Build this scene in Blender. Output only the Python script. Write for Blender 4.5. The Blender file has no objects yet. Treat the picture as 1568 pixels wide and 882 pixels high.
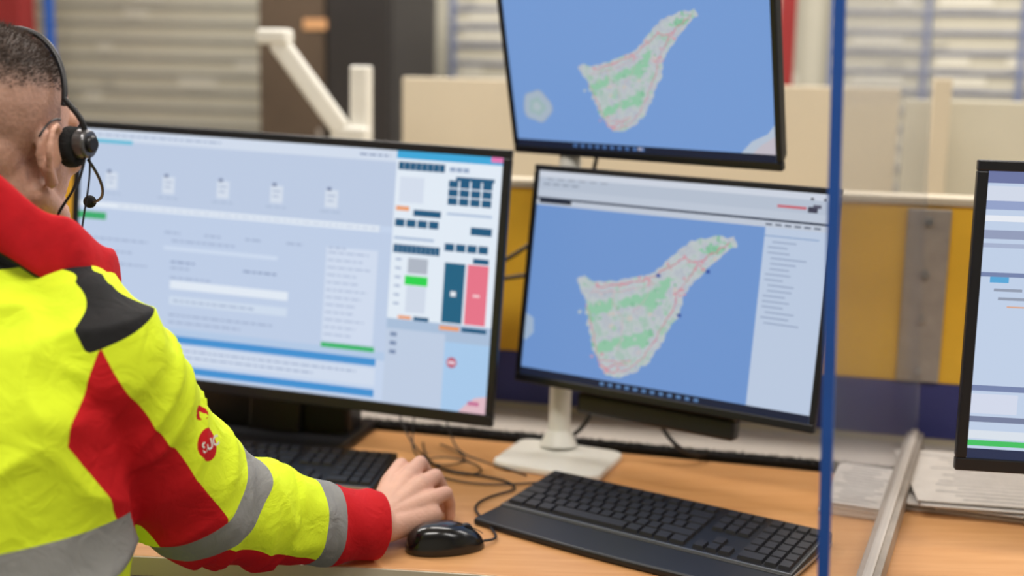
import bpy, bmesh, math, random
from mathutils import Vector, Matrix, noise
random.seed(7)
scene = bpy.context.scene
ROOM = math.radians(14)          # desk/people were surveyed in a frame turned 14 deg from the room
DESIGN_TOPS = []                 # top-level objects surveyed in that frame

# ------------------------------------------------------------ materials
def lin(c):
    return tuple(((x/255)/12.92 if x/255 <= .04045 else ((x/255+.055)/1.055)**2.4) for x in c)
def mat(name, rgb, rough=.5, metal=0, var=.06, scale=20, bump=0, bscale=60, emit=0, spec=.5, sheen=0, coat=0):
    m = bpy.data.materials.new(name); m.use_nodes = True
    nt = m.node_tree; b = nt.nodes['Principled BSDF']
    c = lin(rgb)
    tc = nt.nodes.new('ShaderNodeTexCoord')
    n = nt.nodes.new('ShaderNodeTexNoise'); n.inputs['Scale'].default_value = scale; n.inputs['Detail'].default_value = 4
    nt.links.new(tc.outputs['Object'], n.inputs['Vector'])
    r = nt.nodes.new('ShaderNodeValToRGB')
    r.color_ramp.elements[0].position = .3; r.color_ramp.elements[1].position = .7
    r.color_ramp.elements[0].color = (*[max(0, x*(1-var)) for x in c], 1)
    r.color_ramp.elements[1].color = (*[min(1, x*(1+var)) for x in c], 1)
    nt.links.new(n.outputs['Fac'], r.inputs['Fac'])
    nt.links.new(r.outputs['Color'], b.inputs['Base Color'])
    b.inputs['Roughness'].default_value = rough; b.inputs['Metallic'].default_value = metal
    b.inputs['Specular IOR Level'].default_value = spec
    if coat: b.inputs['Coat Weight'].default_value = coat
    if sheen: b.inputs['Sheen Weight'].default_value = sheen
    if emit:
        nt.links.new(r.outputs['Color'], b.inputs['Emission Color']); b.inputs['Emission Strength'].default_value = emit
    if bump:
        n2 = nt.nodes.new('ShaderNodeTexNoise'); n2.inputs['Scale'].default_value = bscale; n2.inputs['Detail'].default_value = 5
        nt.links.new(tc.outputs['Object'], n2.inputs['Vector'])
        bp = nt.nodes.new('ShaderNodeBump'); bp.inputs['Strength'].default_value = bump; bp.inputs['Distance'].default_value = .004
        nt.links.new(n2.outputs['Fac'], bp.inputs['Height']); nt.links.new(bp.outputs['Normal'], b.inputs['Normal'])
    return m
_sm = {}
def scr(rgb, e=.94):
    k = (rgb, e)
    if k not in _sm:
        m = bpy.data.materials.new('screen_pixels_%d_%d_%d' % rgb); m.use_nodes = True
        b = m.node_tree.nodes['Principled BSDF']
        b.inputs['Base Color'].default_value = (.01, .01, .012, 1); b.inputs['Roughness'].default_value = .45
        b.inputs['Specular IOR Level'].default_value = .2
        b.inputs['Emission Color'].default_value = (*lin(rgb), 1); b.inputs['Emission Strength'].default_value = e
        _sm[k] = m
    return _sm[k]

M_black = mat('black_plastic', (22, 22, 26), .38, var=.15)
M_bezel = mat('bezel_plastic', (20, 22, 30), .35, var=.1)
M_key = mat('key_plastic', (32, 32, 38), .5, var=.15)
M_kb = mat('keyboard_body', (22, 22, 26), .4, var=.1)
M_palm = mat('palm_rest', (26, 27, 32), .42, var=.08)
M_silver = mat('silver_trim', (165, 168, 172), .3, .7)
M_white = mat('white_plastic', (232, 230, 222), .4, var=.03)
M_ledge = mat('ledge_laminate', (198, 190, 182), .5, var=.03)
M_cream = mat('cream_laminate', (204, 192, 170), .55, var=.03, scale=3)
M_beige = mat('beige_wall', (200, 196, 180), .8, var=.04, scale=2)
M_yellow = mat('yellow_panel', (240, 188, 54), .45, var=.06, scale=9)
M_blue = mat('blue_panel', (54, 58, 122), .5, var=.08, scale=6)
M_bluetrim = mat('blue_edge', (30, 84, 170), .35)
M_red = mat('red_paint', (160, 44, 46), .5)
M_steel = mat('brushed_steel', (168, 160, 152), .5, .35, var=.1, scale=30)
M_darkfur = mat('brush_strip', (22, 22, 24), .95, var=.5, scale=150, bump=.8, bscale=300)
M_floor = mat('floor_vinyl', (120, 118, 115), .6, var=.08)
M_ceil = mat('ceiling_tile', (225, 225, 220), .9, var=.03)
M_brown = mat('brown_panel', (92, 76, 62), .5, var=.15, scale=4)
M_dark = mat('dark_panel', (46, 42, 42), .45, var=.15, scale=4)
M_orange = mat('label_orange', (225, 170, 120), .6)
M_paper = mat('paper', (216, 210, 204), .8, var=.06, scale=40)
M_print = mat('paper_print', (165, 162, 162), .8, var=.2, scale=80)
M_rail = mat('rail_blue', (122, 132, 164), .5, var=.1)
M_railpale = mat('rail_pale', (168, 170, 170), .5, var=.06)
M_board = mat('board_cream', (200, 195, 178), .6, var=.05, scale=3)
M_tag = mat('board_tag', (186, 182, 168), .6, var=.05)
M_tag2 = mat('board_tag_white', (220, 216, 202), .6, var=.03)
M_eye = mat('eye_white', (225, 220, 215), .2)
M_iris = mat('iris', (60, 40, 25), .2)
M_hair = mat('hair_dark', (56, 43, 36), .7, var=.3, scale=120, spec=.2)
M_denim = mat('trouser_denim', (70, 92, 125), .8, var=.15, scale=200, bump=.2)
M_shoe = mat('shoe_leather', (25, 24, 24), .5)
M_fabric = mat('chair_fabric', (30, 31, 36), .9, var=.2, scale=150, bump=.3, bscale=300)
M_collar = mat('collar_red', (196, 22, 34), .8, var=.1, scale=40, bump=.5, bscale=45, spec=.25)
M_lining = mat('collar_lining', (26, 24, 28), .9, bump=.3)
M_foam = mat('foam', (18, 18, 19), .95, bump=.5, bscale=200)
M_gun = mat('headset_metal', (110, 110, 112), .3, .8)

def wood():
    m = mat('desk_wood', (214, 150, 92), .38, var=.05)
    nt = m.node_tree; b = nt.nodes['Principled BSDF']
    tc = nt.nodes.new('ShaderNodeTexCoord'); mp = nt.nodes.new('ShaderNodeMapping'); mp.inputs['Scale'].default_value = (1.2, 14, 1)
    n = nt.nodes.new('ShaderNodeTexNoise'); n.inputs['Scale'].default_value = 6; n.inputs['Detail'].default_value = 8; n.inputs['Distortion'].default_value = .6
    r = nt.nodes.new('ShaderNodeValToRGB')
    r.color_ramp.elements[0].position = .3; r.color_ramp.elements[1].position = .75
    r.color_ramp.elements[0].color = (*lin((204, 146, 92)), 1); r.color_ramp.elements[1].color = (*lin((218, 164, 110)), 1)
    nt.links.new(tc.outputs['Object'], mp.inputs['Vector']); nt.links.new(mp.outputs['Vector'], n.inputs['Vector'])
    nt.links.new(n.outputs['Fac'], r.inputs['Fac']); nt.links.new(r.outputs['Color'], b.inputs['Base Color'])
    return m
M_wood = wood()

def glass():
    m = bpy.data.materials.new('acrylic_clear'); m.use_nodes = True
    nt = m.node_tree; nt.nodes.clear()
    o = nt.nodes.new('ShaderNodeOutputMaterial')
    t = nt.nodes.new('ShaderNodeBsdfTransparent'); t.inputs['Color'].default_value = (.93, .935, .95, 1)
    g = nt.nodes.new('ShaderNodeBsdfGlossy'); g.inputs['Roughness'].default_value = .15; g.inputs['Color'].default_value = (.9, .92, .95, 1)
    d = nt.nodes.new('ShaderNodeBsdfDiffuse'); d.inputs['Color'].default_value = (.55, .57, .62, 1)
    m1 = nt.nodes.new('ShaderNodeMixShader'); m2 = nt.nodes.new('ShaderNodeMixShader'); m2.inputs[0].default_value = .05
    m1.inputs[0].default_value = .11
    nt.links.new(t.outputs[0], m1.inputs[1]); nt.links.new(g.outputs[0], m1.inputs[2])
    nt.links.new(m1.outputs[0], m2.inputs[1]); nt.links.new(d.outputs[0], m2.inputs[2]); nt.links.new(m2.outputs[0], o.inputs[0])
    return m
M_glass = glass()

# ------------------------------------------------------------ mesh helpers
def link(o): scene.collection.objects.link(o); return o
def mesh_obj(name, verts, faces, mats, fm=None, smooth=False):
    me = bpy.data.meshes.new(name); me.from_pydata([tuple(v) for v in verts], [], faces); me.update()
    for m in (mats if isinstance(mats, (list, tuple)) else [mats]): me.materials.append(m)
    if fm:
        for p, i in zip(me.polygons, fm): p.material_index = i
    if smooth: me.shade_smooth()
    return link(bpy.data.objects.new(name, me))
def empty(name, loc=(0, 0, 0), rot=None, design=True):
    e = link(bpy.data.objects.new(name, None)); e.empty_display_size = .1
    M = Matrix.Translation(loc)
    if rot: M = M @ rot
    e.matrix_world = M
    if design: DESIGN_TOPS.append(e)
    return e
def child(o, p, local=False):
    """local=True: mesh is already in the parent's frame, else it's in survey coordinates"""
    o.parent = p
    if not local: o.matrix_parent_inverse = p.matrix_world.inverted()
    return o
def bevel(o, w=.003, seg=2, ang=30):
    m = o.modifiers.new('bevel', 'BEVEL'); m.width = w; m.segments = seg; m.limit_method = 'ANGLE'; m.angle_limit = math.radians(ang)
    return o
def boxg(c, s, R=None):
    x, y, z = [a/2 for a in s]
    vs = [Vector((sx*x, sy*y, sz*z)) for sx in (-1, 1) for sy in (-1, 1) for sz in (-1, 1)]
    if R: vs = [R @ v for v in vs]
    vs = [v+Vector(c) for v in vs]
    return vs, [(0, 1, 3, 2), (4, 6, 7, 5), (0, 4, 5, 1), (2, 3, 7, 6), (0, 2, 6, 4), (1, 5, 7, 3)]
def merge(parts):
    V, F = [], []
    for v, f in parts:
        n = len(V); V += list(v); F += [tuple(i+n for i in q) for q in f]
    return V, F
def box(name, c, s, m, R=None, bv=0):
    v, f = boxg(c, s, R); o = mesh_obj(name, v, f, m)
    if bv: bevel(o, bv)
    return o
def boxmm(name, a, b, m, bv=0):
    return box(name, [(a[i]+b[i])/2 for i in range(3)], [abs(b[i]-a[i]) for i in range(3)], m, bv=bv)
def prism(name, poly, z0, z1, m, bv=0):
    n = len(poly); V = [(x, y, z0) for x, y in poly]+[(x, y, z1) for x, y in poly]
    F = [tuple(range(n))[::-1], tuple(range(n, 2*n))]+[(i, (i+1) % n, (i+1) % n+n, i+n) for i in range(n)]
    o = mesh_obj(name, V, F, m)
    if bv: bevel(o, bv)
    return o
def frame_of(d):
    d = Vector(d).normalized(); a = Vector((0, 0, 1)) if abs(d.z) < .9 else Vector((1, 0, 0))
    u = d.cross(a).normalized(); return u, d.cross(u).normalized(), d
def cyl(p0, p1, r0, r1=None, n=20):
    r1 = r0 if r1 is None else r1; p0, p1 = Vector(p0), Vector(p1); u, w, d = frame_of(p1-p0)
    V = [p+(u*math.cos(2*math.pi*i/n)+w*math.sin(2*math.pi*i/n))*r for p, r in ((p0, r0), (p1, r1)) for i in range(n)]
    F = [(i, (i+1) % n, (i+1) % n+n, i+n) for i in range(n)]+[tuple(range(n))[::-1], tuple(range(n, 2*n))]
    return V, F
_ico = None
def ell(c, r, R=None):
    global _ico
    if _ico is None:
        bm = bmesh.new(); bmesh.ops.create_icosphere(bm, subdivisions=3, radius=1)
        _ico = ([v.co.copy() for v in bm.verts], [tuple(v.index for v in f.verts) for f in bm.faces]); bm.free()
    r = (r, r, r) if isinstance(r, (int, float)) else r
    vs = [Vector((v.x*r[0], v.y*r[1], v.z*r[2])) for v in _ico[0]]
    if R: vs = [R @ v for v in vs]
    return [v+Vector(c) for v in vs], _ico[1]
def chain(pts, rs):
    out = [ell(p, r) for p, r in zip(pts, rs)]
    for i in range(len(pts)-1): out.append(cyl(pts[i], pts[i+1], rs[i], rs[i+1], 24))
    return out
def loft(rings):
    n = len(rings[0]); V = [p for r in rings for p in r]; F = []
    for k in range(len(rings)-1):
        for i in range(n): F.append((k*n+i, k*n+(i+1) % n, (k+1)*n+(i+1) % n, (k+1)*n+i))
    F += [tuple(range(n))[::-1], tuple(range((len(rings)-1)*n, len(rings)*n))]
    return V, F
def union(name, parts, voxel, mats, smooth=6, fac=.5):
    V, F = merge(parts); o = mesh_obj(name+'_tmp', V, F, mats)
    m = o.modifiers.new('r', 'REMESH'); m.mode = 'VOXEL'; m.voxel_size = voxel
    if smooth:
        s = o.modifiers.new('s', 'SMOOTH'); s.iterations = smooth; s.factor = fac
    dg = bpy.context.evaluated_depsgraph_get()
    me = bpy.data.meshes.new_from_object(o.evaluated_get(dg)); bpy.data.objects.remove(o)
    me.name = name; me.shade_smooth()
    return link(bpy.data.objects.new(name, me))
def wire(name, pts, r, m, parent=None, local=False):
    c = bpy.data.curves.new(name, 'CURVE'); c.dimensions = '3D'; c.bevel_depth = r; c.bevel_resolution = 3; c.resolution_u = 10
    s = c.splines.new('NURBS'); s.points.add(len(pts)-1)
    for p, q in zip(s.points, pts): p.co = (*q, 1)
    s.use_endpoint_u = True; s.order_u = 4 if len(pts) > 3 else 3
    c.materials.append(m); o = link(bpy.data.objects.new(name, c))
    dg = bpy.context.evaluated_depsgraph_get(); me = bpy.data.meshes.new_from_object(o.evaluated_get(dg))
    bpy.data.objects.remove(o); me.shade_smooth(); o = link(bpy.data.objects.new(name, me))
    if parent: child(o, parent, local)
    return o

# ------------------------------------------------------------ room shell (room axes)
boxmm('floor', (-4, -1.5, -.05), (3, 4.8, 0), M_floor)
boxmm('ceiling', (-4, -1.5, 2.8), (3, 4.8, 2.85), M_ceil)
boxmm('wall_back', (-4.1, 4.8, 0), (3.1, 4.9, 2.8), M_beige)
boxmm('wall_front', (-4.1, -1.6, 0), (3.1, -1.5, 2.8), M_beige)
boxmm('wall_left', (-4.1, -1.5, 0), (-4, 4.8, 2.8), M_beige)
boxmm('wall_right', (3, -1.5, 0), (3.1, 4.8, 2.8), M_beige)
boxmm('baseboard_back', (-4, 4.785, 0), (3, 4.8, .1), M_brown)

# planning boards on the back wall
def board(x0, x1, z0, z1, y=4.795, seed=1, rail=None, dens=.6, nv=3):
    rnd = random.Random(seed); e = empty('planning_board', ((x0+x1)/2, y, (z0+z1)/2), design=False)
    child(boxmm('board_panel', (x0, y-.02, z0), (x1, y, z1), M_board), e)
    rails = []; tags = []; tags2 = []; verts_ = []
    z = z0+.03
    while z < z1:
        rails.append(boxg(((x0+x1)/2, y-.025, z), (x1-x0, .010, .010)))
        x = x0+.03
        while x < x1-.1:
            w = rnd.uniform(.05, .3)
            if rnd.random() < dens: (tags if rnd.random() < .4 else tags2).append(boxg((min(x+w/2, x1-.06), y-.023, z+.036), (min(w, .2)*.9, .004, .036)))
            x += w+rnd.uniform(.02, .12)
        z += .07
    for k in range(nv+1):
        verts_.append(boxg((x0+(x1-x0)*k/nv, y-.028, (z0+z1)/2), (.022, .016, z1-z0)))
    for nm, l, m in (('rails', rails, rail or M_rail), ('mullions', verts_, M_rail if rail is None else rail), ('tags', tags, M_tag), ('tags_white', tags2, M_tag2)):
        if l: v, f = merge(l); child(mesh_obj(nm, v, f, m), e)
board(-3.7, -2.02, .7, 2.3, seed=2, rail=M_railpale, dens=.25, nv=1); board(-1.45, -.15, .7, 2.3, seed=3); board(.0, 1.3, .7, 2.3, seed=4, nv=4); board(1.4, 2.8, .7, 2.3, seed=5, nv=4)

# tall storage cabinet, dark / brown
e = empty('storage_cabinet', (-1.65, 4.15, 0), design=False)
child(boxmm('carcass', (-1.87, 3.92, .02), (-1.40, 4.4, 2.05), M_dark, bv=.006), e)
child(boxmm('door_brown', (-1.865, 3.9, .08), (-1.63, 3.925, 2.0), M_brown, bv=.004), e)
child(boxmm('door_black', (-1.62, 3.9, .08), (-1.405, 3.925, 2.0), M_dark, bv=.004), e)
child(boxmm('label', (-1.70, 3.892, 1.525), (-1.62, 3.902, 1.56), M_orange), e)
v, f = cyl((-1.64, 3.88, 1.0), (-1.64, 3.88, 1.2), .008); child(mesh_obj('handle', v, f, M_steel), e)
v, f = cyl((-2.70, 3.96, 0), (-2.70, 3.96, 2.8), .018); mesh_obj('blue_pole', v, f, M_bluetrim, smooth=False)
boxmm('red_post', (-.15, 3.66, 0), (-.105, 3.70, 2.8), M_red, bv=.003)
boxmm('red_post.001', (-3.2, 4.3, 0), (-3.06, 4.4, 2.8), M_red, bv=.003)

# low partition: yellow / blue panels with trim
e = empty('low_partition', (-.5, 2.33, 0), design=False)
child(boxmm('core', (-3.2, 2.312, 0), (2.6, 2.36, 1.19), M_cream), e)
for i in range(4):
    a = -3.2+i*1.45
    child(boxmm('yellow_panel_%d' % i, (a+.004, 2.305, .866), (a+1.446, 2.315, 1.188), M_yellow, bv=.002), e)
child(boxmm('blue_band', (-3.2, 2.303, .764), (2.6, 2.315, .866), M_blue), e)
child(boxmm('lower_panel', (-3.2, 2.306, .0), (2.6, 2.314, .764), M_cream), e)
child(boxmm('top_cap', (-3.2, 2.298, 1.188), (2.6, 2.366, 1.203), M_cream, bv=.003), e)
e2 = empty('steel_bracket', (.183, 2.30, 1.02), design=False)
child(boxmm('plate', (.148, 2.294, .869), (.222, 2.3025, 1.182), M_steel, bv=.002), e2)
for k, z in enumerate((.89, .985, 1.065, 1.16)):
    v, f = cyl((.185, 2.287, z), (.185, 2.295, z), .007, n=6); child(mesh_obj('bolt_%d' % k, v, f, M_silver), e2)

# opposite workstation
e = empty('opposite_workstation', (-.5, 2.8, 0), design=False)
child(boxmm('desk_top', (-3.0, 2.38, .70), (2.4, 3.03, .73), M_cream, bv=.003), e)
child(boxmm('cream_screen', (-1.06, 3.045, 0), (.16, 3.085, 1.385), M_cream, bv=.004), e)
child(boxmm('cream_screen_side', (.17, 3.045, 0), (2.4, 3.085, 1.36), M_board, bv=.004), e)
child(boxmm('screen_post', (.225, 2.96, .73), (.265, 3.0, 1.41), M_cream, bv=.004), e)
for x in (-2.9, 2.3): child(boxmm('desk_leg', (x, 2.42, 0), (x+.05, 3.0, .70), M_cream), e)
e = empty('balanced_monitor_arm', (-1.05, 2.73, .73), design=False)
child(boxmm('post', (-1.073, 2.715, .73), (-1.03, 2.757, 1.41), M_white, bv=.005), e)
child(boxmm('foot', (-1.13, 2.66, .73), (-.97, 2.80, .745), M_white, bv=.005), e)
a, b = Vector((-1.235, 2.68, 1.462)), Vector((-1.09, 2.715, 1.262))
u, w, d = frame_of(b-a); R = Matrix((u, w, d)).transposed()
child(box('boom', (a+b)/2, (.04, .045, (b-a).length), M_white, R, .008), e)
child(box('joint_head', a+Vector((-.005, 0, .01)), (.075, .05, .035), M_white, None, .008), e)
child(box('joint_low', b+Vector((.02, .0, -.01)), (.09, .04, .04), M_white, None, .008), e)
# monitor seen from behind on the opposite desk
e = empty('desk_monitor_back', (-1.42, 2.62, .73), design=False); e.name = 'desk_monitor.003'
child(boxmm('rear_shell', (-1.62, 2.60, .86), (-1.22, 2.635, 1.240), M_dark, bv=.012), e)
child(boxmm('screen', (-1.61, 2.636, .87), (-1.23, 2.640, 1.230), M_dark), e)
child(boxmm('stand_neck', (-1.45, 2.585, .735), (-1.39, 2.60, 1.02), M_dark, bv=.004), e)
child(boxmm('stand_foot', (-1.53, 2.52, .7305), (-1.31, 2.70, .745), M_dark, bv=.004), e)

# ------------------------------------------------------------ ceiling lights
for i, (x, y) in enumerate(((-2.2, .6), (-.6, .6), (1.2, .6), (-2.2, 2.6), (-.6, 2.6), (1.2, 2.6), (-1.4, 3.9), (.8, 3.9))):
    e = empty('ceiling_light' + ('' if i == 0 else '.%03d' % i), (x, y, 2.78), design=False)
    child(boxmm('housing', (x-.62, y-.17, 2.775), (x+.62, y+.17, 2.80), M_white), e)
    ld = bpy.data.lights.new('tube_light', 'AREA'); ld.shape = 'RECTANGLE'; ld.size = 1.15; ld.size_y = .28
    ld.energy = 30 if y > 3 else (19 if (x < -2 and y < 1) else 23); ld.color = (1, .955, .90)
    lo = link(bpy.data.objects.new('tube_light', ld)); lo.location = (x, y, 2.77); child(lo, e)
w = bpy.data.worlds.new('World'); scene.world = w; w.use_nodes = True
w.node_tree.nodes['Background'].inputs[0].default_value = (.75, .8, .9, 1); w.node_tree.nodes['Background'].inputs[1].default_value = .15

# ------------------------------------------------------------ desk (survey frame)
def rm(x, y): # room -> survey frame
    c, s = math.cos(ROOM), math.sin(ROOM); return (x*c+y*s, -x*s+y*c)
desk = empty('desk', (0, 1.8, .0))
edge = [(-1.6, 1.62), (-1.0, 1.615), (-.6, 1.60), (-.35, 1.585), (-.19, 1.571), (-.04, 1.556), (.08, 1.535), (.16, 1.50), (.22, 1.43), (.26, 1.32), (.275, 1.18), (.27, 1.02), (.6, .95), (1.5, .95)]
back = [rm(1.25, 2.085), rm(-2.2, 2.085)]
child(prism('desk_top', edge+back, .722, .75, M_wood, .003), desk)
child(prism('desk_edge_band', [(x, y-.0025) for x, y in edge]+[(1.5, .952)]+[(x, y+.001) for x, y in edge[::-1]], .7225, .7485, M_cream), desk)
def rbox(name, a, b, m, p, bv=0):
    o = boxmm(name, a, b, m, bv); o.data.transform(Matrix.Rotation(-ROOM, 4, 'Z')); child(o, p); return o
rbox('rear_ledge', (-2.3, 2.115, .715), (1.4, 2.301, .752), M_ledge, desk, .003)
rbox('ledge_lip', (-2.3, 2.115, .752), (1.4, 2.127, .760), M_ledge, desk, .002)
rbox('brush_strip', (-2.25, 2.084, .72), (1.4, 2.113, .761), M_darkfur, desk)
bp = []
rnd = random.Random(3)
for i in range(2600):
    x = rnd.uniform(-1.2, .8); y = rnd.uniform(2.086, 2.112); h = rnd.uniform(.003, .008)
    q = Vector((*rm(x, y), .760)); t = Vector((rnd.uniform(-.006, .006), rnd.uniform(-.010, .004), h))
    bp.append(([q+Vector((-.0015, 0, 0)), q+Vector((.0015, 0, 0)), q+t], [(0, 1, 2)]))
v, f = merge(bp); child(mesh_obj('bristles', v, f, M_darkfur), desk)
for (x, y) in ((-1.5, 1.9), (.9, 1.2), (1.3, 1.7), (-.05, 1.95)):
    child(box('leg', (x, y, .361), (.05, .05, .722), M_steel), desk)

# acrylic divider (leans ~2 degrees to the left, as in the photo)
A, B = Vector((.310, 1.12, 0)), Vector((.742, 2.180, 0)); d = (B-A).normalized(); nrm = Vector((d.y, -d.x, 0))
R = Matrix((d, -nrm, Vector((0, 0, 1)))).transposed()
mid = (A+B)/2; gl = empty('acrylic_divider', mid+Vector((0, 0, .752)))
L = (B-A).length
child(box('pane', (mid.x, mid.y, 1.32), (L, .006, 1.10), M_glass, R), gl)
child(box('blue_edge_trim', (A.x, A.y, 1.33), (.008, .011, 1.14), M_bluetrim, R, .002), gl)
f1 = A+d*(L*.62)
child(box('foot_channel', (f1.x, f1.y, .769), (L*.70, .030, .030), M_steel, R, .002), gl)
child(box('foot_slot', (f1.x, f1.y, .786), (L*.70, .012, .006), M_ledge, R), gl)
gl.matrix_world = Matrix.Translation(mid+Vector((0, 0, .7525))) @ Matrix.Rotation(math.radians(-2.1), 4, d)

# ------------------------------------------------------------ monitors
def rects_mesh(name, w, h, items, parent, y0):
    V, F, mats, fm = [], [], [], []
    for it in items:
        rgb, layer, poly = it
        m = scr(rgb)
        if m not in mats: mats.append(m)
        n = len(V)
        for (a, b) in poly: V.append(((a-.5)*w, y0-.00035*layer, (.5-b)*h))
        F.append(tuple(range(n, n+len(poly)))); fm.append(mats.index(m))
    o = mesh_obj(name, V, F, mats, fm); child(o, parent, True); return o
def rc(u0, v0, u1, v1, rgb, layer=1): return (rgb, layer, [(u0, v1), (u1, v1), (u1, v0), (u0, v0)])
def monitor(name, loc, yaw, tilt, roll, W, H, bz=.012, th=.035, chin=None):
    chin = bz if chin is None else chin
    R = Matrix.Rotation(math.radians(yaw), 4, 'Z') @ Matrix.Rotation(math.radians(tilt), 4, 'X') @ Matrix.Rotation(math.radians(roll), 4, 'Y')
    e = empty(name, loc, R)
    child(box('rear_shell', (0, th*.5+.004, 0), (W*.97, th, H*.96), M_black, bv=.01), e, True)
    fr = [boxg((0, 0, H/2-bz/2), (W, .014, bz)), boxg((0, 0, -H/2+chin/2), (W, .014, chin)),
          boxg((-W/2+bz/2, 0, (chin-bz)/2), (bz, .014, H-bz-chin)), boxg((W/2-bz/2, 0, (chin-bz)/2), (bz, .014, H-bz-chin))]
    v, f = merge(fr); child(bevel(mesh_obj('bezel', v, f, M_bezel), .002), e, True)
    child(box('rear_hump', (0, th+.02, 0), (W*.4, .035, H*.45), M_black, bv=.012), e, True)
    return e, W-2*bz, H-bz-chin, (chin-bz)/2
def shift(o, dz): o.location.z = dz

# big monitor
e, sw, sh, dz = monitor('wide_monitor', (-.402, 2.10, 1.066), -14.3, -5, 1.8, .80, .457, .014, chin=.02)
BG = (200, 216, 241); I = [rc(0, 0, 1, 1, BG, 0)]
rnd = random.Random(11)
TX = (160, 176, 206); TD = (128, 146, 182)
def text(u0, u1, v, c=TX, ly=4, hh=.007):
    u = u0
    while u < u1:
        w_ = rnd.uniform(.008, .022); I.append(rc(u, v, min(u+w_, u1), v+hh, c, ly)); u += w_+.004
I += [rc(0, .0, .765, .045, (214, 225, 242)), rc(0, .045, .765, .30, (192, 207, 232)), rc(0, .30, .735, .325, (230, 239, 250), 2), rc(0, .04, .13, .055, (90, 190, 220), 2)]
text(.02, .35, .018, TX); text(.68, .75, .02, TD)
for u in (.065, .21, .345, .475, .605):
    I += [rc(u, .175, u+.03, .245, (216, 226, 241), 2), rc(u+.004, .165, u+.014, .178, (110, 125, 160), 3), rc(u+.006, .195, u+.024, .20, TX, 3), rc(u+.006, .215, u+.020, .22, TX, 3)]
    text(u-.01, u+.04, .258, (176, 192, 218), 3)
I += [rc(0, .325, .765, .80, (194, 210, 236), 1), rc(.0, .345, .07, .375, (60, 175, 110), 2)]
text(.10, .74, .31, (196, 208, 230), 3, .006)
for k in range(5): text(.22+.1*k, .26+.1*k, .40, TX, 2)
text(.24, .40, .432, TX); text(.02, .18, .45, TX); text(.02, .14, .50, TX); text(.02, .18, .55, TX)
I += [rc(.22, .46, .50, .475, (210, 224, 245), 2), rc(.24, .60, .53, .635, (230, 239, 250), 2), rc(.24, .665, .53, .70, (210, 224, 243), 2)]
text(.24, .30, .52, TD); text(.24, .29, .545, TX); text(.42, .5, .53, TD); text(.24, .34, .585, TX); text(.25, .45, .68, TX); text(.24, .5, .74, TX); text(.24, .42, .77, TX)
I.append(rc(.615, .40, .735, .78, (212, 224, 244), 2))
for k in range(12): text(.62, .62+rnd.uniform(.05, .1), .42+.03*k, (165, 180, 210), 3, .005)
I += [rc(.615, .785, .74, .805, (60, 185, 110), 3), rc(0, .80, .765, .835, (182, 205, 235), 1), rc(0, .83, .745, .86, (66, 148, 214), 3), rc(0, .87, .745, .94, (212, 224, 243), 2), rc(0, .955, .745, .985, (66, 148, 214), 3)]
text(.20, .70, .885, TX); text(.20, .60, .912, TX)
TL = (20, 88, 128); WH = (230, 240, 251)
I += [rc(.765, 0, 1, .66, WH, 2), rc(.765, .66, 1, 1, (172, 194, 222), 2), rc(.765, 0, 1, .03, (60, 170, 222), 3), rc(.975, .0, 1, .02, (230, 120, 180), 4)]
def cells(u0, v0, u1, v1, nx, ny, c, g=.15):
    for i in range(nx):
        for j in range(ny):
            a = u0+(u1-u0)*i/nx; b = v0+(v1-v0)*j/ny
            I.append(rc(a, b, a+(u1-u0)/nx*(1-g), b+(v1-v0)/ny*(1-g), c, 4))
cells(.77, .042, .875, .075, 8, 1, TL, .06); I.append(rc(.775, .10, .83, .20, (216, 226, 242), 3)); cells(.885, .05, .93, .07, 3, 1, (150, 170, 200))
cells(.885, .10, .985, .20, 4, 3, TL); I.append(rc(.90, .085, .985, .10, TL, 3))
I += [rc(.77, .215, .80, .232, (240, 160, 110), 4), rc(.81, .225, .872, .25, TL, 4)]
cells(.77, .265, .872, .30, 4, 1, TL); I.append(rc(.94, .275, .987, .305, TL, 4)); I.append(rc(.885, .225, .985, .235, (180, 198, 224), 4))
cells(.885, .345, .985, .38, 4, 1, TL); I += [rc(.95, .395, .985, .415, TL, 4)]
cells(.77, .365, .875, .40, 10, 1, TL, .05); I.append(rc(.77, .335, .86, .345, (170, 190, 218), 4))
I += [rc(.805, .415, .85, .475, (178, 186, 200), 4), rc(.80, .485, .852, .522, (40, 215, 80), 4), rc(.805, .525, .85, .63, (212, 222, 238), 4)]
for k in range(6): I.append(rc(.777, .42+.035*k, .79, .428+.035*k, TX, 4))
I += [rc(.888, .42, .934, .655, (24, 98, 132), 4), rc(.939, .42, .986, .655, (235, 118, 140), 4)]
I += [rc(.905, .53, .917, .55, (235, 240, 245), 5), rc(.955, .535, .97, .545, (250, 210, 215), 5)]
I += [rc(.79, .645, .82, .658, (240, 160, 110), 4), rc(.825, .645, .86, .66, TL, 4), rc(.885, .668, .93, .685, (240, 160, 110), 4), rc(.935, .668, .99, .685, TL, 4)]
I += [rc(.765, .70, .9, 1, (194, 209, 232), 3), rc(.9, .73, 1, 1, (170, 205, 240), 3)]
for k in range(3): I.append(rc(.775, .715+.035*k, .79, .73+.035*k, (120, 140, 175), 4))
I += [(  (190, 80, 105), 5, [(.918+.012*math.cos(t*.785), .81+.022*math.sin(t*.785)) for t in range(8)][::-1]), rc(.91, .803, .926, .817, (230, 200, 215), 6),
      ((228, 190, 200), 4, [(.94, 1), (1, 1), (1, .93), (.975, .94), (.955, .97)]), rc(.96, .955, .985, .97, (200, 110, 150), 5)]
o = rects_mesh('screen', sw, sh, I, e, -.004); shift(o, dz)
child(box('stand_neck', (-.02, .075, -.21), (.10, .03, .26), M_black, bv=.006), e, True)
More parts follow.
